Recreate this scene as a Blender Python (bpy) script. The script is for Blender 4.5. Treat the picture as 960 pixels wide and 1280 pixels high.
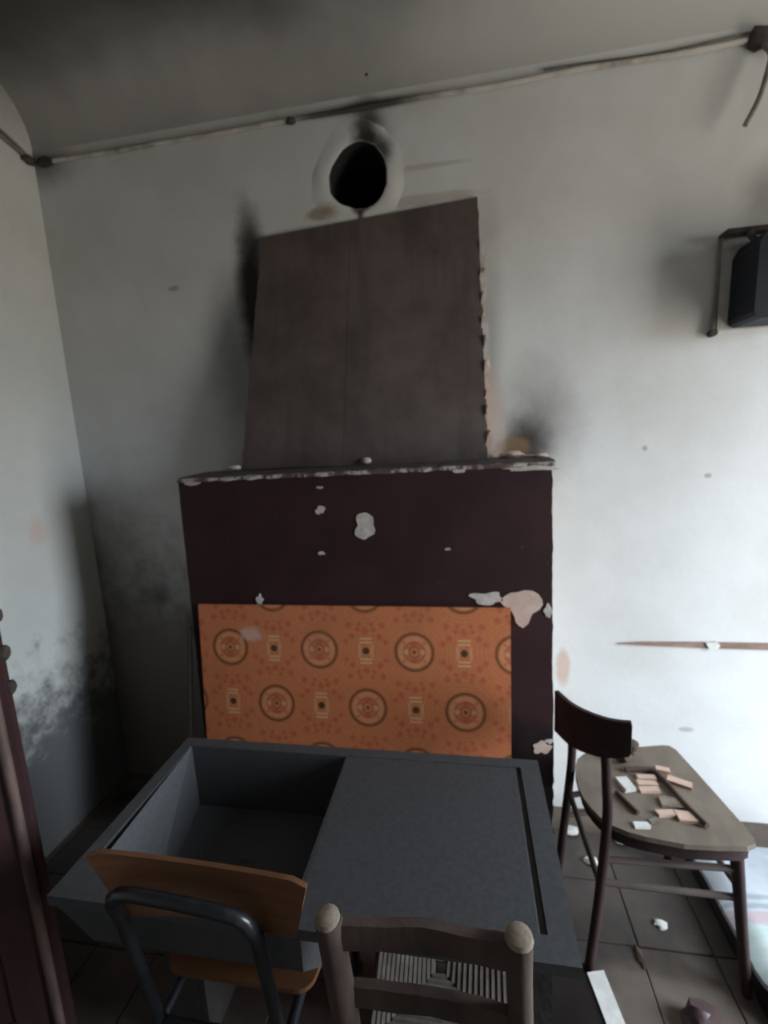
import bpy, bmesh, math, random
from mathutils import Vector, Matrix, noise
random.seed(7)
for o in list(bpy.data.objects): bpy.data.objects.remove(o)
S = bpy.context.scene; COL = S.collection

# ------------------------------------------------------------------ camera
YAW, PITCH, ROLL, FPX = math.radians(10.026), math.radians(9.587), math.radians(-2.942), 593.8
fw = Vector((-math.sin(YAW)*math.cos(PITCH), math.cos(YAW)*math.cos(PITCH), -math.sin(PITCH)))
rt = Vector((math.cos(YAW), math.sin(YAW), 0)); up = rt.cross(fw)
c_, s_ = math.cos(ROLL), math.sin(ROLL)
r2, u2 = c_*rt + s_*up, c_*up - s_*rt
cam_d = bpy.data.cameras.new('camera'); cam = bpy.data.objects.new('camera', cam_d); COL.objects.link(cam)
M = Matrix((r2, u2, -fw)).transposed().to_4x4(); M.translation = (0, 0, 1.5); cam.matrix_world = M
cam_d.sensor_fit = 'VERTICAL'; cam_d.sensor_height = 36; cam_d.sensor_width = 27
cam_d.lens = 36*FPX/1280; cam_d.clip_start = .05
cam_d.dof.use_dof = True; cam_d.dof.focus_distance = .55; cam_d.dof.aperture_fstop = 4.5
S.camera = cam

# ------------------------------------------------------------------ daylight
w = bpy.data.worlds.new('overcast sky'); S.world = w; w.use_nodes = True
nt = w.node_tree; nt.nodes.clear()
wo = nt.nodes.new('ShaderNodeOutputWorld'); bg = nt.nodes.new('ShaderNodeBackground')
tc = nt.nodes.new('ShaderNodeTexCoord'); sx = nt.nodes.new('ShaderNodeSeparateXYZ')
cr = nt.nodes.new('ShaderNodeValToRGB')
cr.color_ramp.elements[0].position = .47; cr.color_ramp.elements[0].color = (.30, .28, .25, 1)
cr.color_ramp.elements[1].position = .53; cr.color_ramp.elements[1].color = (.80, .90, 1.0, 1)
mr = nt.nodes.new('ShaderNodeMapRange'); mr.inputs[1].default_value = -1; mr.inputs[2].default_value = 1
L = nt.links
L.new(tc.outputs['Generated'], sx.inputs[0]); L.new(sx.outputs[2], mr.inputs[0])
L.new(mr.outputs[0], cr.inputs[0]); L.new(cr.outputs[0], bg.inputs[0]); L.new(bg.outputs[0], wo.inputs[0])
bg.inputs[1].default_value = 30.5
WX, WY0, WY1, WZ0, WZ1 = 2.15, .30, 1.14, 0.0, 2.10      # open doorway in the right wall, the room's daylight
pl = bpy.data.lights.new('doorway portal', 'AREA'); pl.shape = 'RECTANGLE'
pl.size = WZ1-WZ0; pl.size_y = WY1-WY0; pl.cycles.is_portal = True
po = bpy.data.objects.new('doorway_portal', pl); COL.objects.link(po)
po.location = (WX+.13, (WY0+WY1)/2, (WZ0+WZ1)/2); po.rotation_euler = (0, math.radians(90), 0)

S.view_settings.view_transform = 'Standard'; S.view_settings.look = 'None'
S.view_settings.gamma = 1; S.view_settings.use_curve_mapping = False
S.view_settings.exposure = 0.0

# ------------------------------------------------------------------ materials
class NT:
    def __init__(s, name):
        s.m = bpy.data.materials.new(name); s.m.use_nodes = True; s.t = s.m.node_tree
        s.b = s.t.nodes['Principled BSDF']; s.tc = s.n('ShaderNodeTexCoord'); s.P = s.tc.outputs['Object']
    def n(s, k): return s.t.nodes.new(k)
    def l(s, a, b): s.t.links.new(a, b)
    def put(s, v, sock):
        if isinstance(v, bpy.types.NodeSocket): s.l(v, sock)
        else: sock.default_value = v
    def math(s, op, a, b=None, c=None, clamp=False):
        n = s.n('ShaderNodeMath'); n.operation = op; n.use_clamp = clamp; s.put(a, n.inputs[0])
        if b is not None: s.put(b, n.inputs[1])
        if c is not None: s.put(c, n.inputs[2])
        return n.outputs[0]
    def noise(s, scale, detail=4, rough=.6, vec=None, scl=None):
        n = s.n('ShaderNodeTexNoise'); n.inputs['Scale'].default_value = scale
        n.inputs['Detail'].default_value = detail; n.inputs['Roughness'].default_value = rough
        v = vec or s.P
        if scl:
            m = s.n('ShaderNodeVectorMath'); m.operation = 'MULTIPLY'; s.l(v, m.inputs[0]); m.inputs[1].default_value = scl; v = m.outputs[0]
        s.l(v, n.inputs['Vector']); return n.outputs['Fac']
    def ramp(s, f, a, b, ca=0., cb=1.):
        n = s.n('ShaderNodeMapRange'); n.interpolation_type = 'SMOOTHSTEP'
        s.put(f, n.inputs[0]); n.inputs[1].default_value = a; n.inputs[2].default_value = b
        n.inputs[3].default_value = ca; n.inputs[4].default_value = cb; return n.outputs[0]
    def mix(s, f, a, b):
        n = s.n('ShaderNodeMix'); n.data_type = 'RGBA'; s.put(f, n.inputs[0])
        for v, i in ((a, 6), (b, 7)): s.put((*v, 1) if isinstance(v, tuple) else v, n.inputs[i])
        return n.outputs[2]
    def xyz(s, vec=None):
        n = s.n('ShaderNodeSeparateXYZ'); s.l(vec or s.P, n.inputs[0]); return n.outputs
    def blob(s, c, r, soft=1.0, wob=.5, nz=None):
        # stain mask: 1 inside an ellipsoid about c with radii r, frayed by noise
        a = s.n('ShaderNodeVectorMath'); a.operation = 'SUBTRACT'; s.l(s.P, a.inputs[0]); a.inputs[1].default_value = c
        d = s.n('ShaderNodeVectorMath'); d.operation = 'DIVIDE'; s.l(a.outputs[0], d.inputs[0]); d.inputs[1].default_value = r
        e = s.n('ShaderNodeVectorMath'); e.operation = 'LENGTH'; s.l(d.outputs[0], e.inputs[0])
        q = e.outputs['Value']
        if nz is not None: q = s.math('ADD', q, s.math('MULTIPLY', s.math('SUBTRACT', nz, .5), wob))
        return s.ramp(q, 1-soft, 1.0, 1., 0.)
    def done(s, col, rough=.8, bump=None, dist=.002, strength=.5, metal=0., spec=None):
        s.put((*col, 1) if isinstance(col, tuple) else col, s.b.inputs['Base Color']); s.put(rough, s.b.inputs['Roughness'])
        s.b.inputs['Metallic'].default_value = metal
        if spec is not None: s.b.inputs['Specular IOR Level'].default_value = spec
        if bump is not None:
            n = s.n('ShaderNodeBump'); n.inputs['Strength'].default_value = strength; n.inputs['Distance'].default_value = dist
            s.l(bump, n.inputs['Height']); s.l(n.outputs[0], s.b.inputs['Normal'])
        return s.m

def simple(name, a, b, scale=12, rough=.75, dist=.001, lo=.35, hi=.65, scl=None, metal=0., spec=None):
    t = NT(name); f = t.noise(scale, 5, .6, scl=scl)
    return t.done(t.mix(t.ramp(f, lo, hi), a, b), rough, t.noise(scale*4, 4, .6, scl=scl), dist, metal=metal, spec=spec)

def plaster_back():
    t = NT('limewashed plaster back wall'); n1 = t.noise(3, 5, .6); n2 = t.noise(14, 5, .65)
    c = t.mix(t.ramp(n1, .3, .7), (.66, .668, .665), (.59, .588, .572))
    c = t.mix(t.math('MULTIPLY', t.ramp(n2, .6, .75), .12), c, (.45, .41, .36))
    W = 1.75
    soot, rust, pink = (.035, .026, .022), (.22, .145, .075), (.60, .44, .36)
    # darker brown low on the left
    c = t.mix(t.math('MULTIPLY', t.blob((-1.4, W, .40), (.85, .6, .95), .7, .6, n2), .85), c, (.150, .122, .110))
    # smoked plaster beside the hood and the chimney breast; also a darker left corner
    for cc, rr, k, so in (((-.295, W, 2.50), (.07, .3, .13), .95, .9), ((-.29, W, 2.565), (.26, .3, .026), .95, .9), ((-.30, W, 2.46), (.13, .3, .18), .5, .9),
                      ((-.755, W, 2.00), (.085, .3, .42), 1.0, .75), ((-.745, W, 2.20), (.075, .3, .17), .8, 1.),
                      ((-.85, W, 1.75), (.16, .3, .5), .5, 1.),
                      ((.21, W, 1.43), (.12, .3, .16), .95, .9), ((.26, W, 1.48), (.20, .3, .32), .5, 1.),
                      ((.09, W, 1.85), (.07, .3, .5), .35, 1.),
                      ((-1.5, W, 1.0), (.30, .3, .60), .35, 1.), ((-1.16, W, .72), (.05, .3, .07), .6, .9), ((-1.30, W, .85), (.07, .3, .08), .4, 1.), ((-1.56, W, 2.55), (.2, .3, .12), .6, 1.),
                      ((.87, W, 2.565), (.06, .3, .06), .7, 1.), ((.92, W, 2.15), (.12, .3, .16), .5, 1.)):
        c = t.mix(t.math('MULTIPLY', t.blob(cc, rr, so, .45, n2), k), c, soot)
    # the ceiling side of the cable is greyer, most at the left
    z = t.xyz()[2]; x = t.xyz()[0]
    c = t.mix(t.math('MULTIPLY', t.math('MULTIPLY', t.ramp(t.math('ADD', z, t.math('MULTIPLY', n1, .2)), 2.6, 3.0), .6), t.ramp(x, -1.2, .4, 1, .1)), c, (.2, .19, .18))
    for cc, rr, k, col in (((-.47, W, 2.258), (.08, .3, .03), .7, rust), ((-.335, W, 2.262), (.05, .3, .04), .9, (.08, .04, .02)), ((-.12, W, 2.262), (.24, .3, .02), .35, rust),
                      ((.17, W, 1.42), (.07, .3, .05), .8, rust), ((.345, W, .59), (.035, .3, .10), .95, (.56, .43, .36)), ((.10, W, 1.5), (.05, .3, .22), .5, pink),
                      ((-.1, W, 2.36), (.16, .3, .012), .4, (.35, .28, .2)), ((-1.07, W, 2.07), (.03, .3, .012), .6, (.25, .2, .17)),
                      ((.78, W, .36), (.03, .3, .012), .6, (.3, .27, .25)), ((.60, W, 1.40), (.012, .3, .012), .7, (.3, .27, .25)), ((.8, W, 1.30), (.014, .3, .01), .7, (.3, .27, .25))):
        c = t.mix(t.math('MULTIPLY', t.blob(cc, rr, .5, .8, n2), k), c, col)
    return t.done(c, .88, t.math('ADD', t.noise(5, 4), t.math('MULTIPLY', n2, .4)), .006, .5)

def collar_mat():
    t = NT('whitewashed flue collar'); n1 = t.noise(6, 5, .6); n2 = t.noise(18, 5, .65)
    c = t.mix(t.ramp(n1, .3, .7), (.67, .675, .67), (.61, .605, .59))
    c = t.mix(t.math('MULTIPLY', t.blob((-.50, 1.75, 2.40), (.05, .3, .10), .9, .6, n2), .6), c, (.40, .37, .36))
    c = t.mix(t.math('MULTIPLY', t.blob((-.21, 1.75, 2.31), (.05, .3, .10), .9, .6, n2), .8), c, (.80, .79, .77))
    for cc, rr, k, so in (((-.305, 1.75, 2.50), (.065, .3, .11), .9, .9), ((-.30, 1.75, 2.465), (.07, .3, .045), .97, .8), ((-.25, 1.75, 2.43), (.06, .3, .07), .9, .9), ((-.335, 1.75, 2.262), (.045, .3, .035), .97, .7), ((-.338, 1.75, 2.235), (.02, .3, .04), .9, .8)):
        c = t.mix(t.math('MULTIPLY', t.blob(cc, rr, so, .7, n2), k), c, (.028, .017, .014))
    c = t.mix(t.math('MULTIPLY', t.blob((-.46, 1.75, 2.262), (.07, .3, .04), .9, .9, n2), .75), c, (.22, .14, .06))
    return t.done(c, .9, n2, .003)
def plaster_left():
    t = NT('limewashed plaster left wall'); n1 = t.noise(3, 5, .6); n2 = t.noise(16, 6, .7)
    c = t.mix(t.ramp(n1, .3, .7), (.60, .605, .58), (.53, .54, .515))
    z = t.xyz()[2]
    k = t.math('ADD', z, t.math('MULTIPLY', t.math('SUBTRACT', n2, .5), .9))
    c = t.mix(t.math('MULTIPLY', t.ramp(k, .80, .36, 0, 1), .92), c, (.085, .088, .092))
    c = t.mix(t.math('MULTIPLY', t.ramp(t.math('ADD', z, t.math('MULTIPLY', n1, .3)), 2.72, 3.0), .7), c, (.14, .13, .12))
    c = t.mix(t.math('MULTIPLY', t.blob((-1.58, 1.50, 1.2), (.3, .06, .08), .8, .8, n2), .5), c, (.55, .36, .27))
    return t.done(c, .9, t.math('ADD', t.noise(6, 4), t.math('MULTIPLY', n2, .6)), .008, .6)

def ceiling_mat():
    t = NT('graded grey ceiling'); n1 = t.noise(1.6, 4, .6)
    x = t.math('ADD', t.xyz()[0], t.math('MULTIPLY', n1, .5)); y = t.math('ADD', t.xyz()[1], t.math('MULTIPLY', n1, .35)); c = t.mix(t.ramp(x, -.5, 1.0), t.mix(t.ramp(y, 1.62, 1.98), (.075, .072, .068), (.42, .41, .39)), (.52, .52, .50))  # darker towards the left and away from the back wall
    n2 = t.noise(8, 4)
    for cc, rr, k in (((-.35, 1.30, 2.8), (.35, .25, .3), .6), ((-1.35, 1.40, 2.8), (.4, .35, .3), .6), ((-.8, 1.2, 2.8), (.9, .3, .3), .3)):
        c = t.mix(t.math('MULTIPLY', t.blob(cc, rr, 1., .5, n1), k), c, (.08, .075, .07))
    return t.done(c, .9, n2, .004)

def hood_mat():
    t = NT('sooted grey hood sheet'); n = t.noise(5, 5, .65); v = t.noise(4, 4, .6, scl=(4, 1, .5))
    c = t.mix(t.ramp(n, .3, .7), (.080, .058, .053), (.135, .103, .094))
    c = t.mix(t.math('MULTIPLY', t.ramp(v, .45, .7), .5), c, (.06, .050, .046))
    z = t.xyz()[2]
    c = t.mix(t.math('MULTIPLY', t.ramp(t.math('ADD', z, t.math('MULTIPLY', n, .2)), 1.60, 1.45, 0, 1), .5), c, (.05, .038, .034))
    return t.done(c, .7, n, .003)

def paint_mat():
    t = NT('dark brown oil paint'); n = t.noise(6, 5, .6); n2 = t.noise(40, 4)
    c = t.mix(t.ramp(n, .3, .7), (.030, .0125, .0135), (.042, .018, .0195))
    c = t.mix(t.math('MULTIPLY', t.ramp(n2, .66, .72), .35), c, (.16, .11, .10))
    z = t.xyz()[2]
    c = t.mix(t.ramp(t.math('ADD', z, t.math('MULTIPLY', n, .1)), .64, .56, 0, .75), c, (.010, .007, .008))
    return t.done(c, .62, n, .003, spec=.25)

def panel_mat():
    # orange print: staggered roundels and dark dots, P apart along x, rows Q apart
    t = NT('orange patterned laminate print'); P, Q = .316, .19
    o = t.xyz(); x = t.math('ADD', o[0], .0); z = o[2]
    nz = t.noise(60, 3)
    def wrap(v, p): return t.math('SUBTRACT', t.math('MULTIPLY', t.math('FRACT', t.math('ADD', t.math('DIVIDE', v, p), .5)), p), p/2)
    def lat(ox, oz):
        dx = wrap(t.math('SUBTRACT', x, ox), P); dz = wrap(t.math('SUBTRACT', z, oz), 2*Q)
        return dx, dz, t.math('SQRT', t.math('ADD', t.math('MULTIPLY', dx, dx), t.math('MULTIPLY', dz, dz)))
    A = lat(0, 0); B = lat(P/2, Q); Cc = lat(P/2, 0); D = lat(0, Q)
    r = t.math('MINIMUM', A[2], B[2]); q = t.math('MINIMUM', Cc[2], D[2])
    base, dark, red, brown, pale = (.60, .205, .085), (.47, .145, .06), (.45, .085, .05), (.19, .07, .03), (.70, .43, .23)
    c = t.mix(t.ramp(nz, .3, .7), base, (.54, .18, .075))
    # thin concentric lines round every roundel and dot
    wv = t.math('SINE', t.math('MULTIPLY', r, 2*math.pi/.0135)); c = t.mix(t.math('MULTIPLY', t.ramp(wv, .1, .9), t.ramp(r, .066, .07, 0, .40)), c, dark)
    def ring(c, d, r0, wd, col, k=1.):
        m = t.ramp(t.math('ABSOLUTE', t.math('SUBTRACT', d, r0)), wd*.6, wd*1.3, k, 0.); return t.mix(m, c, col)
    c = ring(c, r, .060, .0055, brown, .9); c = ring(c, r, .044, .007, pale, .30); c = ring(c, r, .033, .0035, red, .6)
    c = ring(c, r, .026, .004, dark, .7); c = ring(c, r, .017, .003, brown, .6)
    c = t.mix(t.ramp(r, .004, .009, .9, 0), c, brown)
    # little petals inside the roundel
    for L_ in (A, B):
        ax, az = t.math('ABSOLUTE', L_[0]), t.math('ABSOLUTE', L_[1])
        for (px, pz, rr) in ((0, .026, .010), (.026, 0, .009), (.033, .030, .006)):
            d = t.math('SQRT', t.math('ADD', t.math('POWER', t.math('SUBTRACT', ax, px), 2.), t.math('POWER', t.math('SUBTRACT', az, pz), 2.)))
            c = t.mix(t.ramp(d, rr*.7, rr*1.2, .55, 0), c, red if px == 0 or px > .03 else pale)
    for L_ in (Cc, D):
        ax, az = t.math('ABSOLUTE', L_[0]), t.math('ABSOLUTE', L_[1])
        # pale dashes over and under the dark dot
        for zz in (.028, .040):
            m = t.math('MULTIPLY', t.ramp(t.math('ABSOLUTE', t.math('SUBTRACT', az, zz)), .002, .0045, 1, 0), t.ramp(ax, .016, .024, .75, 0)); c = t.mix(m, c, pale)
        m = t.math('MULTIPLY', t.ramp(t.math('ABSOLUTE', t.math('SUBTRACT', ax, .021)), .002, .005, 1, 0), t.ramp(az, .016, .028, .5, 0)); c = t.mix(m, c, pale)
        for (px, pz, rr) in ((0, .066, .011), (.026, .070, .008), (.046, .048, .010), (.066, .030, .009), (.055, .085, .010), (.02, .088, .007)):
            d = t.math('SQRT', t.math('ADD', t.math('POWER', t.math('SUBTRACT', ax, px), 2.), t.math('POWER', t.math('SUBTRACT', az, pz), 2.)))
            c = t.mix(t.ramp(d, rr*.5, rr*1.5, .65, 0), c, red)
    c = t.mix(t.ramp(q, .009, .014, .95, 0), c, (.06, .035, .018))
    # scuffs and dirt
    s1 = t.noise(5, 4); c = t.mix(t.ramp(s1, .5, .8, 0, .35), c, (.30, .12, .06))
    # scratched, whitened spot near the top-left corner
    n2 = t.noise(30, 4)
    c = t.mix(t.math('MULTIPLY', t.blob((.08, 0, .045), (.055, .4, .035), .6, .9, n2), .55), c, (.66, .50, .42))
    return t.done(c, .42, None)

M_BACK, M_LEFT, M_CEIL, M_HOOD, M_PAINT, M_PANEL = plaster_back(), plaster_left(), ceiling_mat(), hood_mat(), paint_mat(), panel_mat()
M_WALL = simple('darkened limewash', (.30, .29, .27), (.24, .23, .21), 4, .9, .004)  # unseen walls, darkened to cut the bounced light
M_RING = simple('fresh white plaster collar', (.74, .72, .68), (.60, .57, .52), 16, .9, .004)
M_PLASTER = simple('bare plaster edge', (.62, .58, .54), (.46, .40, .36), 30, .9, .003)
M_CHIP = simple('pinkish bare plaster', (.66, .50, .42), (.58, .43, .36), 30, .9, .002)
M_SOOT = simple('black soot', (.006, .005, .005), (.012, .010, .009), 20, 1., .002)
M_GRIT = simple('grey terrazzo stone', (.052, .055, .060), (.066, .069, .074), 90, .55, .0006)
M_BASE = simple('sooty masonry', (.022, .019, .018), (.036, .031, .029), 12, .9, .004)
M_PLY = simple('orange lacquered plywood', (.185, .080, .034), (.140, .060, .027), 3, .5, .0005, scl=(1, 4, 14))
def worn_ply():
    t = NT('orange plywood, rubbed grey in the middle'); n = t.noise(3, 5, .6, scl=(1, 4, 14)); n2 = t.noise(25, 4)
    c = t.mix(t.ramp(n, .35, .65), (.185, .080, .034), (.140, .060, .027))
    c = t.mix(t.math('MULTIPLY', t.blob((-.49, .62, .715), (.10, .3, .045), .9, .7, n2), .75), c, (.22, .165, .125))
    return t.done(c, .5, n, .0005)
M_TUBE = simple('black enamelled steel tube', (.012, .013, .017), (.022, .023, .027), 40, .32, .0003)
M_RUBBER = simple('black rubber', (.012, .012, .012), (.02, .02, .02), 40, .8)
M_ROUGHWOOD = simple('rough grey-brown wood', (.088, .058, .048), (.052, .034, .029), 5, .8, .002, scl=(3, 3, 1))
M_ENDGRAIN = simple('worn pale end grain', (.27, .22, .17), (.17, .13, .10), 30, .8, .002)
M_RUSH = simple('dusty rush weave', (.135, .112, .094), (.090, .073, .060), 25, .9, .002)
M_DARKWOOD = simple('dark stained bentwood', (.026, .013, .014), (.040, .021, .021), 6, .6, .0008, scl=(4, 4, 1), spec=.3)
M_SEAT = simple('dusty worn plywood seat', (.185, .150, .115), (.145, .116, .088), 9, .6, .0008, scl=(2, 1, 1))
M_PALE = simple('pale clay chip', (.62, .44, .35), (.52, .36, .28), 40, .85, .001)
M_WHITE = simple('chalky white', (.70, .70, .68), (.58, .57, .54), 25, .8, .001)
M_TWIG = simple('dark brown stick wood', (.045, .026, .018), (.075, .045, .032), 30, .8, .002)
M_DUSTY = simple('dusty grey lump', (.20, .19, .16), (.13, .12, .10), 40, .9, .002)
M_DOOR = simple('dark red-brown door paint', (.056, .025, .027), (.042, .019, .021), 5, .5, .001, scl=(4, 4, .6))
M_BEAD = simple('rubbed door edge', (.15, .10, .085), (.085, .055, .047), 12, .6, .001, scl=(3, 3, .6))
def cable_mat():
    t = NT('limewashed cable'); n = t.noise(7, 4); c = t.mix(t.ramp(n, .45, .7), (.52, .49, .45), (.20, .17, .14))
    c = t.mix(t.math('MULTIPLY', t.blob((-.32, 1.74, 2.557), (.34, .3, .2), .8, .6, n), .95), c, (.03, .024, .02))
    return t.done(c, .85, n, .002)
M_CABLE = cable_mat()
M_KNOT = simple('dark sooty tape', (.035, .030, .026), (.07, .06, .05), 30, .9, .003)
M_WIRE = simple('grey wire', (.14, .13, .12), (.20, .19, .17), 30, .6)
M_BOX = simple('blue-black bakelite', (.005, .0075, .013), (.008, .011, .018), 20, .55, .0005, spec=.3)
M_BOARD = simple('grimy white meter board', (.50, .48, .45), (.40, .38, .35), 12, .8, .001)
M_LABEL = simple('white label', (.75, .75, .73), (.68, .68, .66), 30, .6)
M_BATTEN = simple('bare batten wood', (.30, .20, .155), (.20, .13, .10), 8, .8, .002, scl=(1, 3, 3))
M_SHEET = simple('white plastic sheeting', (.52, .56, .57), (.36, .43, .44), 5, .4, .001)
M_SHEETG = simple('pale green print on sheeting', (.36, .46, .42), (.48, .55, .53), 6, .4, .001)
M_PINKP = simple('pink print on sheeting', (.50, .30, .29), (.52, .44, .43), 8, .5, .001)
M_DARKBOARD = simple('black-brown melamine board', (.010, .006, .006), (.018, .012, .012), 8, .75, .001, spec=.2)
M_MORTAR = simple('dirty mortar bed', (.13, .10, .08), (.08, .062, .05), 9, .9, .004)
M_WINFRAME = simple('old grey window paint', (.40, .40, .38), (.30, .29, .27), 9, .6)
def glass():
    t = NT('window glass'); t.b.inputs['Transmission Weight'].default_value = 1; t.b.inputs['IOR'].default_value = 1.0
    return t.done((.95, .97, .97), .0)
M_GLASS = glass()
def tile_mat():
    t = NT('worn cement tile'); oi = t.n('ShaderNodeObjectInfo'); n = t.noise(9, 6, .7); geo = t.n('ShaderNodeNewGeometry'); nw = t.noise(3.5, 5, .6, geo.outputs['Position'])
    c = t.mix(oi.outputs['Random'], (.085, .063, .049), (.050, .041, .035))
    c = t.mix(t.ramp(n, .35, .7), c, (.060, .050, .044))
    c = t.mix(t.ramp(nw, .40, .62, 0, .7), c, (.030, .025, .022))
    # ground-in pale dust where the floor is walked on
    a = t.n('ShaderNodeVectorMath'); a.operation = 'DISTANCE'; t.l(geo.outputs['Position'], a.inputs[0]); a.inputs[1].default_value = (.48, 1.07, 0)
    d = t.math('ADD', a.outputs['Value'], t.math('MULTIPLY', t.math('SUBTRACT', nw, .5), .25)); c = t.mix(t.ramp(d, .06, .20, .75, 0), c, (.155, .120, .092))
    return t.done(c, .8, n, .002)
M_TILE = tile_mat()

# ------------------------------------------------------------------ mesh helpers
def link(name, me, m=None, parent=None):
    o = bpy.data.objects.new(name, me); COL.objects.link(o)
    if m is not None and not me.materials: me.materials.append(m)
    if parent is not None: o.parent = parent; o.matrix_parent_inverse = parent.matrix_world.inverted()
    return o
def obj(name, bm, m, parent=None, smooth=False, bev=0., seg=1):
    if bev:
        bmesh.ops.bevel(bm, geom=[e for e in bm.edges if len(e.link_faces) == 2 and e.calc_face_angle(0) > .5], offset=bev, segments=seg, affect='EDGES', clamp_overlap=True)
    bmesh.ops.recalc_face_normals(bm, faces=bm.faces)
    me = bpy.data.meshes.new(name); bm.to_mesh(me); bm.free()
    if smooth:
        for p in me.polygons: p.use_smooth = True
        me.set_sharp_from_angle(angle=math.radians(40))
    return link(name, me, m, parent)
def thing(name, label, cat, loc, group=None):
    o = bpy.data.objects.new(name, None); COL.objects.link(o); o.location = loc; o.empty_display_size = .05
    bpy.context.view_layer.update()
    o['label'] = label; o['category'] = cat
    if group: o['group'] = group
    return o
def tag(o, label, cat, group=None):
    o['label'] = label; o['category'] = cat
    if group: o['group'] = group
    return o
def struct(name, bm, m, parent=None, **k):
    o = obj(name, bm, m, parent, **k)
    if parent is None: o['kind'] = 'structure'
    return o
B = bmesh.new
def box(bm, lo, hi):
    v = [bm.verts.new((x, y, z)) for z in (lo[2], hi[2]) for y in (lo[1], hi[1]) for x in (lo[0], hi[0])]
    for f in ((0, 1, 3, 2), (4, 6, 7, 5), (0, 4, 5, 1), (2, 3, 7, 6), (0, 2, 6, 4), (1, 5, 7, 3)): bm.faces.new([v[i] for i in f])
    return v
def hexa(bm, bot, top):
    # eight-cornered solid from two matching quads
    a = [bm.verts.new(p) for p in bot]; b = [bm.verts.new(p) for p in top]; n = len(a)
    bm.faces.new(a[::-1]); bm.faces.new(b)
    for i in range(n): bm.faces.new((a[i], a[(i+1) % n], b[(i+1) % n], b[i]))
    return a + b
def spline(P, n=6):
    P = [Vector(p) for p in P]; out = []
    for i in range(len(P)-1):
        a = P[max(i-1, 0)]; b = P[i]; c = P[i+1]; d = P[min(i+2, len(P)-1)]
        for k in range(n):
            t = k/n; out.append(.5*((2*b)+(c-a)*t+(2*a-5*b+4*c-d)*t*t+(3*b-a-3*c+d)*t**3))
    return out+[P[-1]]
def tube(bm, pts, r, seg=8, rs=None, flat=1.):
    pts = [Vector(p) for p in pts]; n = len(pts); rings = []; u = None
    for i, p in enumerate(pts):
        t = (pts[min(i+1, n-1)]-pts[max(i-1, 0)]).normalized()
        if u is None: u = t.orthogonal().normalized()
        u = (u-t*u.dot(t)).normalized(); v = t.cross(u); rr = rs[i] if rs else r
        rings.append([bm.verts.new(p+(u*math.cos(2*math.pi*k/seg)+v*flat*math.sin(2*math.pi*k/seg))*rr) for k in range(seg)])
    for a, b in zip(rings, rings[1:]):
        for k in range(seg): bm.faces.new((a[k], a[(k+1) % seg], b[(k+1) % seg], b[k]))
    bm.faces.new(rings[0][::-1]); bm.faces.new(rings[-1])
def prism(bm, outline, axis, a, b):
    # outline of 2-D points, extruded along axis from a to b
    def p3(q, h):
        l = list(q); l.insert(axis, h); return l
    hexa(bm, [p3(q, a) for q in outline], [p3(q, b) for q in outline])
def rag(a, b, n, amp, seed, ends=True):
    # ragged line between two 2-D points
    a, b = Vector((*a, 0)), Vector((*b, 0)); d = b-a; nn = Vector((-d.y, d.x, 0)).normalized(); out = []
    for i in range(n):
        t = i/n; k = 0 if (i == 0 and ends) else amp*(noise.noise((t*9+seed, seed*3.1, 0))+.7*noise.noise((t*31+seed, 5.2, seed)))
        p = a+d*t+nn*k; out.append((p.x, p.y))
    return out
def lump_outline(c, rx, rz, n, seed, amp=.35):
    o = []
    for i in range(n):
        a = 2*math.pi*i/n; k = 1+amp*noise.noise((math.cos(a)*1.3+seed*7.7, math.sin(a)*1.3, seed))*1.6
        o.append((c[0]+rx*k*math.cos(a), c[1]+rz*k*math.sin(a)))
    return o
def lump(name, c, r, m, seed, parent=None, amp=.35):
    bm = B(); bmesh.ops.create_icosphere(bm, subdivisions=2, radius=1)
    for v in bm.verts:
        k = 1+amp*noise.noise(v.co*1.7+Vector((seed*5.3, seed, 0)))
        v.co = Vector((c[0]+v.co.x*r[0]*k, c[1]+v.co.y*r[1]*k, c[2]+v.co.z*r[2]*k))
    return obj(name, bm, m, parent, smooth=True)

# ------------------------------------------------------------------ room shell
X0, X1, Y0, Y1, ZC = -1.58, 2.15, -1.30, 1.75, 2.80
bm = B(); box(bm, (X0-.1, Y0-.1, -.12), (X1+.1, Y1+.1, -.006)); floor = struct('floor', bm, M_MORTAR)
bm = B(); box(bm, (-.0985, -.0985, -.012), (.0985, .0985, 0)); 
bmesh.ops.bevel(bm, geom=[e for e in bm.edges], offset=.002, segments=1, affect='EDGES')
tile_me = bpy.data.meshes.new('tile'); bm.to_mesh(tile_me); bm.free(); tile_me.materials.append(M_TILE)
for i in range(18):
    for j in range(8):
        o = link('tile', tile_me, None, floor)
        o.location = (.46-.2*10+.1+.2*i, 1.215+.2*2-.1-.2*j+.02, random.uniform(-.0015, .0015))
        o.rotation_euler = (random.uniform(-.006, .006), random.uniform(-.006, .006), random.choice((0, 1, 2, 3))*math.pi/2)

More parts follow.
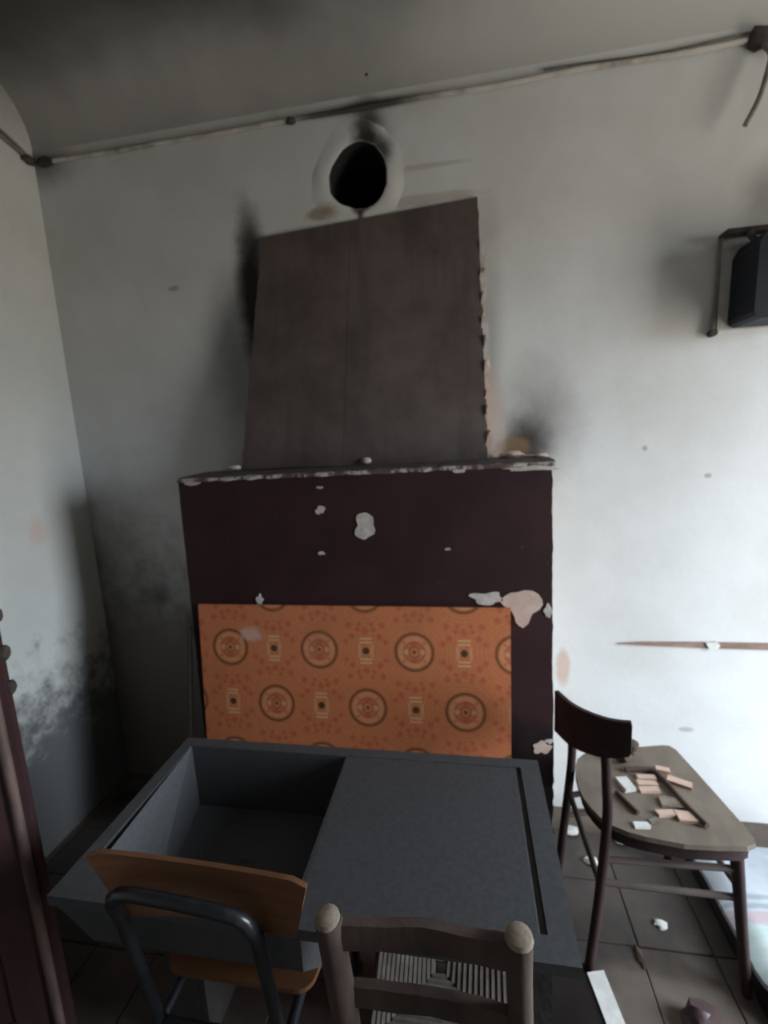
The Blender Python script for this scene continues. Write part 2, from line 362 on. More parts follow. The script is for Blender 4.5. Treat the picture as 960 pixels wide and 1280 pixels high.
# back wall with the round flue opening
HC = (-.338, 2.355)
HR = [.097, .099, .103, .107, .106, .100, .096, .099, .104, .106, .098, .092, .095, .101, .101, .098]      # radii round the broken edge
def hole_r(a):
    t = (a/(2*math.pi)*16) % 16; i = int(t); f = t-i; f = f*f*(3-2*f)
    return HR[i]*(1-f)+HR[(i+1) % 16]*f+.003*noise.noise((math.cos(a)*9, math.sin(a)*9, 1.3))
bm = B(); N = 40
inner = [bm.verts.new((HC[0]+hole_r(2*math.pi*i/N)*math.cos(2*math.pi*i/N), Y1, HC[1]+hole_r(2*math.pi*i/N)*1.02*math.sin(2*math.pi*i/N))) for i in range(N)]
outer = [bm.verts.new(p) for p in ((X0-.1, Y1, -.1), (X1+.1, Y1, -.1), (X1+.1, Y1, ZC+.1), (X0-.1, Y1, ZC+.1))]
ed = [bm.edges.new((inner[i], inner[(i+1) % N])) for i in range(N)]+[bm.edges.new((outer[i], outer[(i+1) % 4])) for i in range(4)]
bmesh.ops.triangle_fill(bm, use_beauty=True, edges=ed)
wb = struct('wall_back', bm, M_BACK)
bm = B()   # flue liner: a sooty tube running into the wall and closed at the end
ra = [bm.verts.new((HC[0]+hole_r(2*math.pi*i/N)*math.cos(2*math.pi*i/N)*1.003, Y1-.001, HC[1]+hole_r(2*math.pi*i/N)*1.02*1.003*math.sin(2*math.pi*i/N))) for i in range(N)]
rb = [bm.verts.new((v.co.x, Y1+.4, v.co.z)) for v in ra]
for i in range(N): bm.faces.new((ra[i], ra[(i+1) % N], rb[(i+1) % N], rb[i]))
bm.faces.new(rb)
obj('flue_liner', bm, M_SOOT, wb, smooth=True)
bm = B()   # plaster collar troweled round the opening
prof = [(1.0, -.004), (1.04, .0015), (1.15, .003), (1.36, .0025), (1.62, .0002)]; rings = []
for i in range(N):
    a = 2*math.pi*i/N; base = hole_r(a); w = 1+.25*noise.noise((math.cos(a), math.sin(a), 8.8)); r_ = []
    for k, h in prof:
        rr = base*(1+(k-1)*w)
        r_.append(bm.verts.new((HC[0]+rr*math.cos(a), Y1-h*(1+.4*noise.noise((math.cos(a)*3, math.sin(a)*3, k*4))), HC[1]+rr*1.05*math.sin(a))))
    rings.append(r_)
for i in range(N):
    a, b = rings[i], rings[(i+1) % N]
    for k in range(len(prof)-1): bm.faces.new((a[k], b[k], b[k+1], a[k+1]))
obj('plaster_collar', bm, collar_mat(), wb, smooth=True)

bm = B(); box(bm, (X0-.12, Y0-.1, -.1), (X0, Y1, ZC+.1)); struct('wall_left', bm, M_LEFT)
bm = B(); box(bm, (X0-.1, Y0-.12, -.1), (X1+.1, Y0, ZC+.1)); struct('wall_front', bm, M_WALL)
bm = B()
box(bm, (X1, Y0, -.1), (X1+.14, WY0, ZC+.1)); box(bm, (X1, WY1, -.1), (X1+.14, Y1+.02, ZC+.1))
box(bm, (X1, WY0, WZ1), (X1+.14, WY1, ZC+.1))
struct('wall_right', bm, M_WALL)
bm = B()   # ceiling, coved into the back wall
pr = [(Y0-.1, ZC), (Y1-.20, ZC)]+[(Y1-.20+.20*math.sin(a), ZC-.20+.20*math.cos(a)) for a in [math.pi/2*k/16 for k in range(1, 17)]]+[(Y1+.1, ZC-.20), (Y1+.1, ZC+.12), (Y0-.1, ZC+.12)]
hexa(bm, [(X0-.1, y, z) for y, z in pr], [(X1+.1, y, z) for y, z in pr]); struct('ceiling', bm, M_CEIL, smooth=True)
# doorway in the right wall (out of frame; the room's only light), its frame and the threshold
wn = bpy.data.objects.new('door_2', None); COL.objects.link(wn); wn['kind'] = 'structure'; bpy.context.view_layer.update()
fx0, fx1 = X1+.05, X1+.11; fr = .035
bm = B(); box(bm, (fx0, WY0, 0), (fx1, WY0+fr, WZ1)); obj('jamb', bm, M_WINFRAME, wn)
bm = B(); box(bm, (fx0, WY1-fr, 0), (fx1, WY1, WZ1)); obj('jamb', bm, M_WINFRAME, wn)
bm = B(); box(bm, (fx0, WY0+fr, WZ1-fr), (fx1, WY1-fr, WZ1)); obj('lintel', bm, M_WINFRAME, wn)
bm = B(); box(bm, (X1, WY0, -.1), (X1+.14, WY1, .005)); obj('threshold', bm, M_MORTAR, wn)
# door on the left wall, swung open into the room: its free edge stands at the frame's left border
HX, HY, EX, EY, DZ = X0+.03, .42, -1.0, .80, 2.02
dr = bpy.data.objects.new('door_1', None); COL.objects.link(dr); dr.location = (HX, HY, 0); dr['kind'] = 'structure'; bpy.context.view_layer.update()
dv = Vector((EX-HX, EY-HY, 0)); DL = dv.length; dn = dv.normalized(); dp = Vector((dn.y, -dn.x, 0))      # dp: out of the leaf, towards the camera
def dbox(name, u0, u1, w0, w1, z0, z1, m, bev=.003):
    bm = B(); H0 = Vector((HX, HY, 0)); q = [H0+dn*u+dp*w_ for u, w_ in ((u0, w0), (u1, w0), (u1, w1), (u0, w1))]
    hexa(bm, [(p.x, p.y, z0) for p in q], [(p.x, p.y, z1) for p in q]); return obj(name, bm, m, dr, bev=bev)
dbox('door_leaf', 0, DL-.10, -.034, -.006, .012, DZ, M_DOOR)
dbox('stile', DL-.10, DL-.012, -.045, 0, .012, DZ, M_DOOR); dbox('stile', 0, .09, -.045, 0, .012, DZ, M_DOOR)
for z0, z1 in ((.012, .16), (.98, 1.10), (DZ-.11, DZ)): dbox('rail', .09, DL-.10, -.042, -.002, z0, z1, M_DOOR)
p = Vector((HX, HY, 0))+dn*(DL-.020)+dp*.001
bm = B(); tube(bm, [(p.x, p.y, .012), (p.x, p.y, DZ)], .011, 10); obj('edge_bead', bm, M_BEAD, dr, smooth=True)
dbox('edge_strip', DL-.012, DL, -.045, -.012, .012, DZ, M_DOOR)
for z in (.98, 1.06, 1.15):
    p = Vector((HX, HY, 0))+dn*(DL+.004)-dp*.030; lump('latch_stub', (p.x, p.y, z), (.012, .012, .018), M_KNOT, z*9, dr)
for y0, y1, z0, z1 in ((HY+.01, HY+.10, 0, DZ+.1), (HY-.84, HY-.75, 0, DZ+.1), (HY-.75, HY+.01, DZ+.01, DZ+.1)):
    bm = B(); box(bm, (X0-.02, y0, z0), (X0+.025, y1, z1)); obj('casing', bm, M_DOOR, dr, bev=.004)

# batten let into the plaster at the lower right
bm = B(); prism(bm, [(.53, .694), (.62, .690), (.80, .686), (1.1, .684), (1.9, .684), (1.9, .706), (1.1, .708), (.80, .706), (.62, .702)], 1, Y1-.008, Y1+.01)
struct('trim_1', bm, M_BATTEN)
bm = B(); prism(bm, lump_outline((.845, .698), .022, .014, 12, 4), 1, Y1-.014, Y1); t1 = bpy.data.objects['trim_1']
obj('plaster_daub', bm, M_WHITE, t1)

# ------------------------------------------------------------------ fireplace: breast, ledge and sloping hood
FY = 1.45
fp = thing('fireplace', 'closed-up fireplace painted dark brown with a sooted sloping hood above its ledge', 'fireplace', (-.35, 1.6, 0))
bm = B(); hexa(bm, [(-.975, FY+.004, 0), (.262, FY+.004, 0), (.262, Y1, 0), (-.975, Y1, 0)], [(-.949, FY+.004, 1.368), (.25, FY+.004, 1.380), (.25, Y1, 1.395), (-.949, Y1, 1.385)])
obj('breast', bm, M_PLASTER, fp, bev=.004)
o = rag((-.975, 0), (.262, 0), 6, .0, 1)+rag((.2615, 0), (.2605, .50), 26, .005, 2)+rag((.2575, .50), (.248, 1.375), 46, .0032, 3)+rag((.247, 1.378), (-.949, 1.366), 60, .0032, 5)+rag((-.951, 1.366), (-.977, 0), 40, .003, 6)
bm = B(); prism(bm, o, 1, FY-.001, FY+.006); obj('painted_front', bm, M_PAINT, fp)
# ledge: a crumbly mortar lip along the top
bm = B(); n = 60; secs = []
for i in range(n+1):
    t = i/n; x = -.955+1.212*t; z = 1.372+.012*t; j = noise.noise((t*30, 1, 2)); k = noise.noise((t*11, 7, 2))
    secs.append([bm.verts.new(q) for q in ((x, FY-.003-.003*j, z-.006-.004*j), (x, FY-.005-.004*k, z+.005+.003*k), (x, FY+.02, z+.010+.003*j), (x, 1.64, z+.014), (x, 1.64, z-.012))])
for a, b in zip(secs, secs[1:]):
    for q in range(5): bm.faces.new((a[q], b[q], b[(q+1) % 5], a[(q+1) % 5]))
bm.faces.new(secs[0]); bm.faces.new(secs[-1][::-1])
def ledge_mat():
    t = NT('chipped sooty ledge'); n = t.noise(24, 5, .65); o = t.xyz()
    m = t.ramp(t.math('ADD', o[1], t.math('MULTIPLY', n, .03)), FY+.010, FY+.03)
    f = t.ramp(n, .45, .58)
    c = t.mix(f, (.10, .06, .055), (.52, .48, .45)); c = t.mix(m, c, (.07, .055, .05))
    return t.done(c, .85, n, .004)
obj('ledge', bm, ledge_mat(), fp)
# hood: wedge, flush at the top and standing 15 cm out at its foot, two sheets with a seam
TL, TR, BL, BR = (-.699, 1.742, 2.205), (.057, 1.742, 2.243), (-.794, 1.60, 1.392), (.072, 1.60, 1.392)
bm = B(); hexa(bm, [(BL[0]+.01, BL[1]+.006, BL[2]), (BR[0]-.004, BR[1]+.006, BR[2]), (BR[0]-.004, Y1, BR[2]), (BL[0]+.01, Y1, BL[2])],
               [(TL[0]+.01, TL[1]+.006, TL[2]-.006), (TR[0]-.004, TR[1]+.006, TR[2]-.006), (TR[0]-.004, Y1, TR[2]-.004), (TL[0]+.01, Y1, TL[2]-.004)])
obj('hood_core', bm, M_BASE, fp)
def lerp(a, b, t): return tuple(a[i]+(b[i]-a[i])*t for i in range(3))
def hood_sheet(t0, t1, rl, rr, seed):
    bm = B(); n = 30; A = []; Bq = []
    for i in range(n+1):
        s = i/n; l = Vector(lerp(lerp(BL, TL, s), lerp(BR, TR, s), t0)); r = Vector(lerp(lerp(BL, TL, s), lerp(BR, TR, s), t1))
        l.x += rl*noise.noise((s*22, seed, 0)); r.x += rr*(noise.noise((s*20, seed, 5))+.6*noise.noise((s*50, seed, 9)))
        A.append((l, r))
    th = Vector((0, .008, .0014)); f = [(bm.verts.new(l), bm.verts.new(r), bm.verts.new(l+th), bm.verts.new(r+th)) for l, r in A]
    for a, b in zip(f, f[1:]):
        bm.faces.new((a[0], a[1], b[1], b[0])); bm.faces.new((a[2], b[2], b[3], a[3])); bm.faces.new((a[0], b[0], b[2], a[2])); bm.faces.new((a[1], a[3], b[3], b[1]))
    bm.faces.new((f[0][0], f[0][2], f[0][3], f[0][1])); bm.faces.new((f[-1][0], f[-1][1], f[-1][3], f[-1][2]))
    return obj('hood_sheet', bm, M_HOOD, fp)
hood_sheet(0, .432, .006, .001, 1); hood_sheet(.4335, 1, .001, .006, 2)
# crumbled plaster along the hood's right edge
for k in range(9):
    s = .03+.09*k; p = lerp(BR, TR, s)
    bm = B(); prism(bm, lump_outline((p[0]+.008, p[2]), .009+.004*random.random(), .045+.02*random.random(), 14, k*1.7), 1, p[1]+.0+.003, p[1]+.03); obj('plaster_flake', bm, M_CHIP if k < 4 else M_PLASTER, fp)
# flaked patches in the brown paint
for c, rx, rz, sd in (((-.323, 1.209), .030, .042, 1), ((-.465, 1.263), .015, .013, 2),  ((.052, .972), .048, .020, 4), ((.222, .463), .025, .022, 5),
                      ((-.46, 1.335), .010, .004, 6), ((-.02, 1.372), .02, .006, 7), ((-.70, .955), .012, .02, 8), ((.19, 1.372), .07, .007, 12), ((-.90, 1.362), .03, .006, 13), ((.24, .93), .012, .02, 14), ((-.47, 1.12), .01, .006, 15), ((.245, .49), .014, .008, 16), ((-.06, 1.13), .008, .004, 17)):
    bm = B(); prism(bm, lump_outline(c, rx, rz, 22, sd, .45), 1, FY-.0035, FY+.003); obj('plaster_patch', bm, M_CHIP if sd in (3, 5, 9) else M_PLASTER, fp)
px = [(690, 45), (712, 24), (740, 10), (770, 8), (800, 0), (835, 2), (862, 14), (880, 35), (884, 55), (868, 76), (838, 92), (828, 112), (818, 134), (795, 150), (776, 142), (762, 128), (756, 104), (744, 84), (728, 72), (708, 62)]
px = [(.168+(430+a/3.555-655)*.00238, .940-(740+b/3.555-760)*.0029) for a, b in px]   # the big flake at the board's top right corner
bm = B(); prism(bm, px, 1, FY-.0035, FY+.003); obj('plaster_patch', bm, M_CHIP, fp)
for c, r, sd in (((-.335, 1.60, 1.405), (.022, .018, .020), 2), ((.15, 1.60, 1.405), (.05, .03, .02), 3), ((.235, 1.58, 1.40), (.03, .03, .012), 4), ((-.82, 1.60, 1.40), (.03, .025, .014), 5)):
    lump('mortar_lump', c, (r[0]*.8, r[1]*.8, r[2]*.6), M_PLASTER if sd != 3 else M_CHIP, sd, fp)

# ------------------------------------------------------------------ orange patterned board leaning on the breast
PX0, PX1 = -.919, .126; ph = .952
th = math.atan2(.10, .94)
bm = B(); box(bm, (0, 0, -ph), (PX1-PX0, .012, 0))
# origin at top-left front corner, pattern measured from a roundel centre
for v in bm.verts:
    if v.co.z < -.5: v.co.x += .010*(1 if v.co.x < .5 else -1)
me_o = obj('patterned_board', bm, M_PANEL, bev=.0012)
# move the pattern so that a roundel sits .112 right and .144 below the corner
sh = Vector((-.112, 0, .146))
me_o.data.transform(Matrix.Translation(sh))
me_o.matrix_world = Matrix.Translation((PX0, FY-.022, .946)) @ Matrix.Rotation(-th, 4, 'X') @ Matrix.Translation(-sh)
tag(me_o, 'orange board printed with ringed roundels leaning against the brown fireplace', 'board')

bm = B(); tube(bm, [(-1.010, 1.37, .0), (-.992, 1.40, .45), (-.966, 1.435, .86)], .008, 7, rs=[.009, .009, .007]); o = obj('wooden_stick', bm, M_TWIG, smooth=True)
tag(o, 'thin dark stick leaning beside the left edge of the orange board', 'stick')

# ------------------------------------------------------------------ stone sink
SZ = .66; sx0, sx1, sy0, sy1 = -.806, .163, .648, 1.125
sk = thing('stone_sink', 'wide grey stone sink with a deep left basin and a flat drainboard', 'sink', (-.32, .89, 0))
bx0, bx1, by0, by1, bz = -.775, -.328, .725, 1.092, .478     # basin opening
dx0, dx1, dy0, dy1 = -.322, .118, .692, 1.094               # drainboard recess
bm = B()
xs = [sx0, bx0, bx1, dx0, dx1, sx1]; SLAB = .022
def cell(x0, x1, y0, y1, z=SZ): box(bm, (x0, y0, SZ-SLAB), (x1, y1, z))
cell(sx0, bx0, sy0, sy1); cell(bx0, dx0, sy0, by0); cell(bx0, dx0, by1, sy1); cell(bx1, dx0, by0, by1, SZ-.002)
obj('rim', bm, M_GRIT, sk)
bm = B(); box(bm, (dx0, sy0, SZ-SLAB), (sx1, dy0, SZ)); box(bm, (dx0, dy1, SZ-SLAB), (sx1, sy1, SZ)); box(bm, (dx1, dy0, SZ-SLAB), (sx1, dy1, SZ))
obj('raised_border', bm, M_GRIT, sk)
bm = B(); prism(bm, [(dx0, SZ-SLAB), (dx1, SZ-SLAB), (dx1, SZ-.010), (dx1-.008, SZ-.010), (dx1-.014, SZ-.0025), (dx0, SZ-.0015)], 1, dy0, dy1)
obj('drainboard', bm, M_GRIT, sk)
bm = B(); ia = [(bx0+.018, by0), (bx1, by0), (bx1, by1), (bx0, by1)]; k = .016
ib = [(-.69, by0+k), (bx1-k*.6, by0+k), (bx1-k*.6, by1-k*.4), (bx0+k*.4, by1-k*.4)]
wl = .028
def ring4(pts, z): return [bm.verts.new((x, y, z)) for x, y in pts]
oa = [(-.785, sy0), (bx1+wl, sy0), (bx1+wl, by1+.02), (-.79, by1+.02)]
ob = [(-.728, sy0+.008), (bx1+wl-.004, sy0+.008), (bx1+wl-.004, by1+.01), (-.775, by1+.01)]
R1, R2, R3, R4 = ring4(ia, SZ-.002), ring4(ib, bz), ring4(oa, SZ-SLAB), ring4(ob, .56)
R5 = ring4([(x, y) for x, y in ob], .56)
ob2 = [(-.712, sy0+.09), (bx1+wl-.004, sy0+.09), (bx1+wl-.004, by1+.01), (-.775, by1+.01)]
R6 = ring4(ob2, bz-.016)
for i in range(4):
    j = (i+1) % 4
    bm.faces.new((R1[i], R1[j], R2[j], R2[i])); bm.faces.new((R3[i], R4[i], R4[j], R3[j])); bm.faces.new((R4[i], R6[i], R6[j], R4[j]))
bm.faces.new(R2); bm.faces.new(R6[::-1])
for v in R5: bm.verts.remove(v)
for v in R1 + R2:
    pass
obj('basin', bm, M_GRIT, sk)
bm = B(); tube(bm, [(-.55, .91, bz-.004), (-.55, .91, bz+.003)], .022, 16); obj('drain_plug', bm, M_KNOT, sk)
for x0, x1, zt in ((-.76, -.66, .463), (.098, .156, .626)):
    bm = B(); box(bm, (x0, .86, 0), (x1, 1.09, zt)); obj('support', bm, M_BASE, sk, bev=.004)

# ------------------------------------------------------------------ school chair
sc = thing('school_chair', 'school chair with orange plywood back and black tube frame before the basin', 'chair', (-.48, .8, 0))
bm = B(); n = 16; th_ = .009; fr_ = []; 
top = lambda t: -.648+.392*t
for i in range(n+1):
    t = i/n; cv = .016*(1-(2*t-1)**2); xt = -.646+.388*t; xb = -.605+.317*t
    zt = .829-.012*t-.012*math.sin(math.pi*t)+0; zb = .690-.003*t
    e = min(t, 1-t); 
    if e < .06: zt -= .008*(1-e/.06); zb += .012*(1-e/.06)
    col = []
    for s in (0, .5, 1):
        x = xb+(xt-xb)*s; z = zb+(zt-zb)*s; y = .606-.012*s+cv
        col.append((x, y, z))
    fr_.append([bm.verts.new(q) for q in col]+[bm.verts.new((q[0], q[1]+th_, q[2])) for q in col])
for a, b in zip(fr_, fr_[1:]):
    for k_ in (0, 1): bm.faces.new((a[k_], b[k_], b[k_+1], a[k_+1])); bm.faces.new((a[3+k_], a[4+k_], b[4+k_], b[3+k_]))
    bm.faces.new((a[2], b[2], b[5], a[5])); bm.faces.new((a[0], a[3], b[3], b[0]))
for f_, s_2 in ((fr_[0], 1), (fr_[-1], -1)):
    bm.faces.new((f_[0], f_[1], f_[4], f_[3])); bm.faces.new((f_[1], f_[2], f_[5], f_[4]))
obj('backrest', bm, worn_ply(), sc, smooth=True)
so = []
for (cx, cy, r, a0) in ((-.600, .745, .035, 180), (-.352, .745, .035, 270), (-.325, 1.04, .05, 0), (-.615, 1.04, .05, 90)):
    for k_ in range(6):
        a = math.radians(a0+90*k_/5); so.append((cx+r*math.cos(a), cy+r*math.sin(a)))
bm = B(); prism(bm, so, 2, .425, .436); obj('seat', bm, M_PLY, sc, bev=.002)
bm = B(); pts = [(-.635, .56, .012), (-.615, .645, .30), (-.608, .650, .40), (-.606, .632, .52), (-.600, .598, .70)]
L_ = spline(pts, 5); R_ = spline([(-.335, .56, .012), (-.350, .645, .30), (-.356, .650, .40), (-.356, .632, .52), (-.352, .598, .70)], 5)
arc = [Vector((-.598, .583, .745)), Vector((-.591, .579, .763)), Vector((-.575, .576, .775)), Vector((-.550, .575, .779)), Vector((-.475, .575, .775)), Vector((-.400, .575, .767)), Vector((-.374, .576, .762)), Vector((-.359, .579, .750)), Vector((-.353, .584, .730))]
tube(bm, L_+arc+R_[::-1], .0115, 10); obj('back_frame', bm, M_TUBE, sc, smooth=True)
for s, x in ((0, -.600), (1, -.345)):
    bm = B(); tube(bm, spline([(x, .655, .410), (x, .80, .413), (x, .98, .413), (x, 1.025, .405), (x, 1.04, .36), (x-.012+.024*s, 1.07, .012)], 5), .0105, 10); obj('front_leg', bm, M_TUBE, sc, smooth=True)
bm = B(); tube(bm, [(-.600, .98, .413), (-.345, .98, .413)], .009, 8); obj('seat_rail', bm, M_TUBE, sc, smooth=True)
bm = B(); tube(bm, [(-.608, .652, .40), (-.356, .652, .40)], .009, 8); obj('seat_rail', bm, M_TUBE, sc, smooth=True)
for p in ((-.635, .56), (-.335, .56), (-.612, 1.07), (-.333, 1.07)):
    bm = B(); tube(bm, [(p[0], p[1], 0), (p[0], p[1], .03)], .0145, 10); obj('foot_cap', bm, M_RUBBER, sc, smooth=True)
for p in ((-.575, .640), (-.380, .640)):
    pass

# ------------------------------------------------------------------ rush-seated chair, back towards us
rc = thing('rush_chair', 'rough wooden chair with a dusty rush seat and stubby back posts before the drainboard', 'chair', (-.07, .78, 0))
def post(p0, p1, r, name='back_post'):
    bm = B(); n = 9; P = [Vector(p0).lerp(Vector(p1), i/n) for i in range(n+1)]
    tube(bm, P, r, 14, rs=[r*(1+.10*noise.noise((i*.9, p0[0]*9, 1))) for i in range(n+1)]); return obj(name, bm, M_ROUGHWOOD, rc, smooth=True)
pl_ = post((-.190, .66, 0), (-.228, .598, .755), .022); pr_ = post((.075, .66, 0), (.062, .598, .765), .019)
for p, parent in (((-.2285, .597, .757), pl_), ((.0615, .597, .767), pr_)):
    bm = B(); tube(bm, [Vector(p)-Vector((0, 0, .004)), Vector(p)+Vector((0, 0, .004)), Vector(p)+Vector((0, 0, .009))], .019, 14, rs=[.021, .019, .012]); obj('post_end', bm, M_ENDGRAIN, parent, smooth=True)
post((-.205, .945, 0), (-.205, .945, .425), .018, 'front_leg'); post((.085, .945, 0), (.085, .945, .425), .018, 'front_leg')
def slat(x0, z0, x1, z1, y, h, sag, name):
    bm = B(); n = 10; R = []
    for i in range(n+1):
        t = i/n; x = x0+(x1-x0)*t; z = z0+(z1-z0)*t+.006*noise.noise((t*4, z0*9, 0)); yy = y+sag*math.sin(math.pi*t); hh = h*(1+.12*noise.noise((t*5, 2, z0*7)))
        R.append([bm.verts.new(q) for q in ((x, yy-.009, z-hh), (x, yy-.011, z), (x, yy-.008, z+hh), (x, yy+.008, z+hh), (x, yy+.011, z), (x, yy+.009, z-hh))])
    for a, b in zip(R, R[1:]):
        for k_ in range(6): bm.faces.new((a[k_], b[k_], b[(k_+1) % 6], a[(k_+1) % 6]))
    bm.faces.new(R[0][::-1]); bm.faces.new(R[-1]); return obj(name, bm, M_ROUGHWOOD, rc, smooth=True)
slat(-.222, .727, .060, .731, .601, .023, .010, 'top_rail'); slat(-.214, .588, .066, .582, .616, .020, .008, 'lower_rail')
sq = [Vector((-.192, .648, .425)), Vector((.072, .648, .425)), Vector((.085, .945, .425)), Vector((-.205, .945, .425))]
for i in range(4):
    bm = B(); a, b = sq[i], sq[(i+1) % 4]; tube(bm, [a-Vector((0, 0, .006)), b-Vector((0, 0, .006))], .010, 8); obj('seat_rail', bm, M_ROUGHWOOD, rc, smooth=True)
ctr = Vector((-.075, .80, .418))
for i in range(4):
    bm = B(); a, b = sq[i]+Vector((0, 0, .006)), sq[(i+1) % 4]+Vector((0, 0, .006)); n = 13; inward = (ctr-(a+b)/2); inward.z = 0; inward.normalize()
    for k_ in range(n):
        f = (k_+.35)/n*.93
        p, q = a.lerp(ctr, f), b.lerp(ctr, f); dz = Vector((0, 0, -.004*f))
        tube(bm, [p+dz, (p+q)/2+dz+Vector((0, 0, .002*noise.noise((k_, i, 3)))), q+dz], .0062, 6)
    o = obj('rush_section', bm, M_RUSH, rc, smooth=True)
for z, y0 in ((.20, 0), (.28, 1)):
    a, b = ((-.197, .655, z), (.078, .655, z)) if y0 == 0 else ((-.205, .945, z), (.085, .945, z))
    bm = B(); tube(bm, [a, b], .010, 8); obj('stretcher', bm, M_ROUGHWOOD, rc, smooth=True)
for x0, x1 in ((-.198, -.205), (.077, .085)):
    bm = B(); tube(bm, [(x0, .66, .24), (x1, .945, .24)], .010, 8); obj('stretcher', bm, M_ROUGHWOOD, rc, smooth=True)

# ------------------------------------------------------------------ bentwood chair by the bright wall
bc = thing('bentwood_chair', 'dark bentwood chair with a wide dusty plywood seat against the bright wall', 'chair', (.5, 1.33, 0))
so = [(.315, 1.394), (.328, 1.425), (.353, 1.452), (.380, 1.465), (.408, 1.475), (.544, 1.505), (.612, 1.520), (.630, 1.519), (.643, 1.502), (.660, 1.40), (.675, 1.30), (.688, 1.21), (.692, 1.17), (.687, 1.152), (.662, 1.140), (.59, 1.133), (.516, 1.130), (.434, 1.142), (.395, 1.152), (.362, 1.168), (.335, 1.195), (.319, 1.227), (.308, 1.26), (.304, 1.295), (.306, 1.35)]
bm = B(); prism(bm, so, 2, .436, .450); seat = obj('seat', bm, M_SEAT, bc, bev=.003)
ci = Vector((.5, 1.33)); si = [tuple(ci+(Vector(q)-ci)*.95) for q in so]
bm = B(); A0 = [bm.verts.new((x, y, .398)) for x, y in si]; A1 = [bm.verts.new((x, y, .437)) for x, y in si]
si2 = [tuple(ci+(Vector(q)-ci)*.86) for q in so]
C0 = [bm.verts.new((x, y, .398)) for x, y in si2]; C1 = [bm.verts.new((x, y, .437)) for x, y in si2]; n = len(so)
for i in range(n):
    j = (i+1) % n
    bm.faces.new((A0[i], A0[j], A1[j], A1[i])); bm.faces.new((C0[i], C1[i], C1[j], C0[j])); bm.faces.new((A0[i], C0[i], C0[j], A0[j])); bm.faces.new((A1[i], A1[j], C1[j], C1[i]))
obj('apron', bm, M_DARKWOOD, bc, smooth=True)
def leg(pts, rs, name):
    bm = B(); P = spline(pts, 6); m_ = len(P)-1
    R = [rs[0]+(rs[1]-rs[0])*i/m_ for i in range(m_+1)]; tube(bm, P, 0, 10, rs=R); return obj(name, bm, M_DARKWOOD, bc, smooth=True)
leg([(.306, 1.155, 0), (.330, 1.166, .22), (.346, 1.170, .46), (.340, 1.163, .58), (.333, 1.158, .69)], (.013, .0125), 'rear_leg')
leg([(.270, 1.42, 0), (.290, 1.395, .30), (.299, 1.375, .48), (.292, 1.35, .60), (.270, 1.325, .70)], (.013, .012), 'rear_leg')
leg([(.694, 1.145, 0), (.672, 1.165, .25), (.655, 1.175, .43)], (.012, .0165), 'front_leg')
leg([(.650, 1.530, 0), (.632, 1.505, .25), (.618, 1.490, .43)], (.012, .0165), 'front_leg')
def rod(a, b, r=.0085): bm = B(); tube(bm, [a, b], r, 8); obj('stretcher', bm, M_DARKWOOD if False else M_STR, bc, smooth=True)
M_STR = simple('dusty stretcher wood', (.105, .078, .066), (.07, .05, .043), 9, .6, .001)
rod((.342, 1.17, .345), (.664, 1.17, .355)); rod((.335, 1.168, .275), (.668, 1.168, .272))
rod((.293, 1.39, .345), (.622, 1.495, .350)); rod((.289, 1.395, .27), (.630, 1.50, .27))
rod((.297, 1.385, .36), (.341, 1.17, .24)); rod((.660, 1.17, .31), (.628, 1.50, .31))
# curved back rail, bending round from post to post and sagging towards the far one
bm = B(); cs = spline([(.386, 1.135, .768, .677), (.372, 1.138, .772, .678)][0:0] or [(.384, 1.128, 0), (.340, 1.148, 0), (.298, 1.190, 0), (.266, 1.245, 0), (.243, 1.320, 0)], 8)
nn = len(cs); R = []
for i, p in enumerate(cs):
    t = i/(nn-1); zt = .779-.037*t; zb = .690-.030*t-.030*math.sin(math.pi*min(t*1.0, 1))*.3-.045*t
    if i == 0: zt -= .012; zb += .006
    d = (cs[min(i+1, nn-1)]-cs[max(i-1, 0)]).normalized(); q = Vector((d.y, -d.x, 0))*.0055
    R.append([bm.verts.new((p.x-q.x, p.y-q.y, zb)), bm.verts.new((p.x-q.x, p.y-q.y, zt)), bm.verts.new((p.x+q.x, p.y+q.y, zt)), bm.verts.new((p.x+q.x, p.y+q.y, zb))])
for a, b in zip(R, R[1:]):
    for k_ in range(4): bm.faces.new((a[k_], b[k_], b[(k_+1) % 4], a[(k_+1) % 4]))
bm.faces.new(R[0][::-1]); bm.faces.new(R[-1]); obj('back_rail', bm, M_DARKWOOD, bc, smooth=True)

# odds and ends lying on its seat
def chip(x, y, w, d, h, rz, m, name, label, cat, group=None, z=.4505):
    bm = B(); box(bm, (-w/2, -d/2, 0), (w/2, d/2, h))
    for v in bm.verts: v.co.x += random.uniform(-.002, .002); v.co.y += random.uniform(-.002, .002)
    o = obj(name, bm, m, bev=.0008); o.location = (x, y, z); o.rotation_euler = (0, 0, rz); tag(o, label, cat, group); return o
g = 'pale clay chips on the bentwood seat'
chip(.505, 1.356, .052, .020, .008, .05, M_PALE, 'clay_chip', 'farthest of three narrow pink chips side by side on the chair seat', 'chip', g)
chip(.500, 1.331, .054, .018, .008, .03, M_PALE, 'clay_chip', 'middle one of three narrow pink chips side by side on the chair seat', 'chip', g)
chip(.496, 1.306, .054, .020, .008, .10, M_PALE, 'clay_chip', 'nearest of three narrow pink chips side by side on the chair seat', 'chip', g)
chip(.535, 1.262, .056, .036, .008, -.02, M_ENDGRAIN, 'clay_chip', 'broad tan chip between the pink pairs on the chair seat', 'chip', g)
chip(.508, 1.222, .046, .022, .008, .15, M_PALE, 'clay_chip', 'small pink chip at the left of the close pair near the front seat edge', 'chip', g)
chip(.556, 1.214, .048, .034, .009, -.05, M_PALE, 'clay_chip', 'largest pink chip of the pair near the front seat edge', 'chip', g)
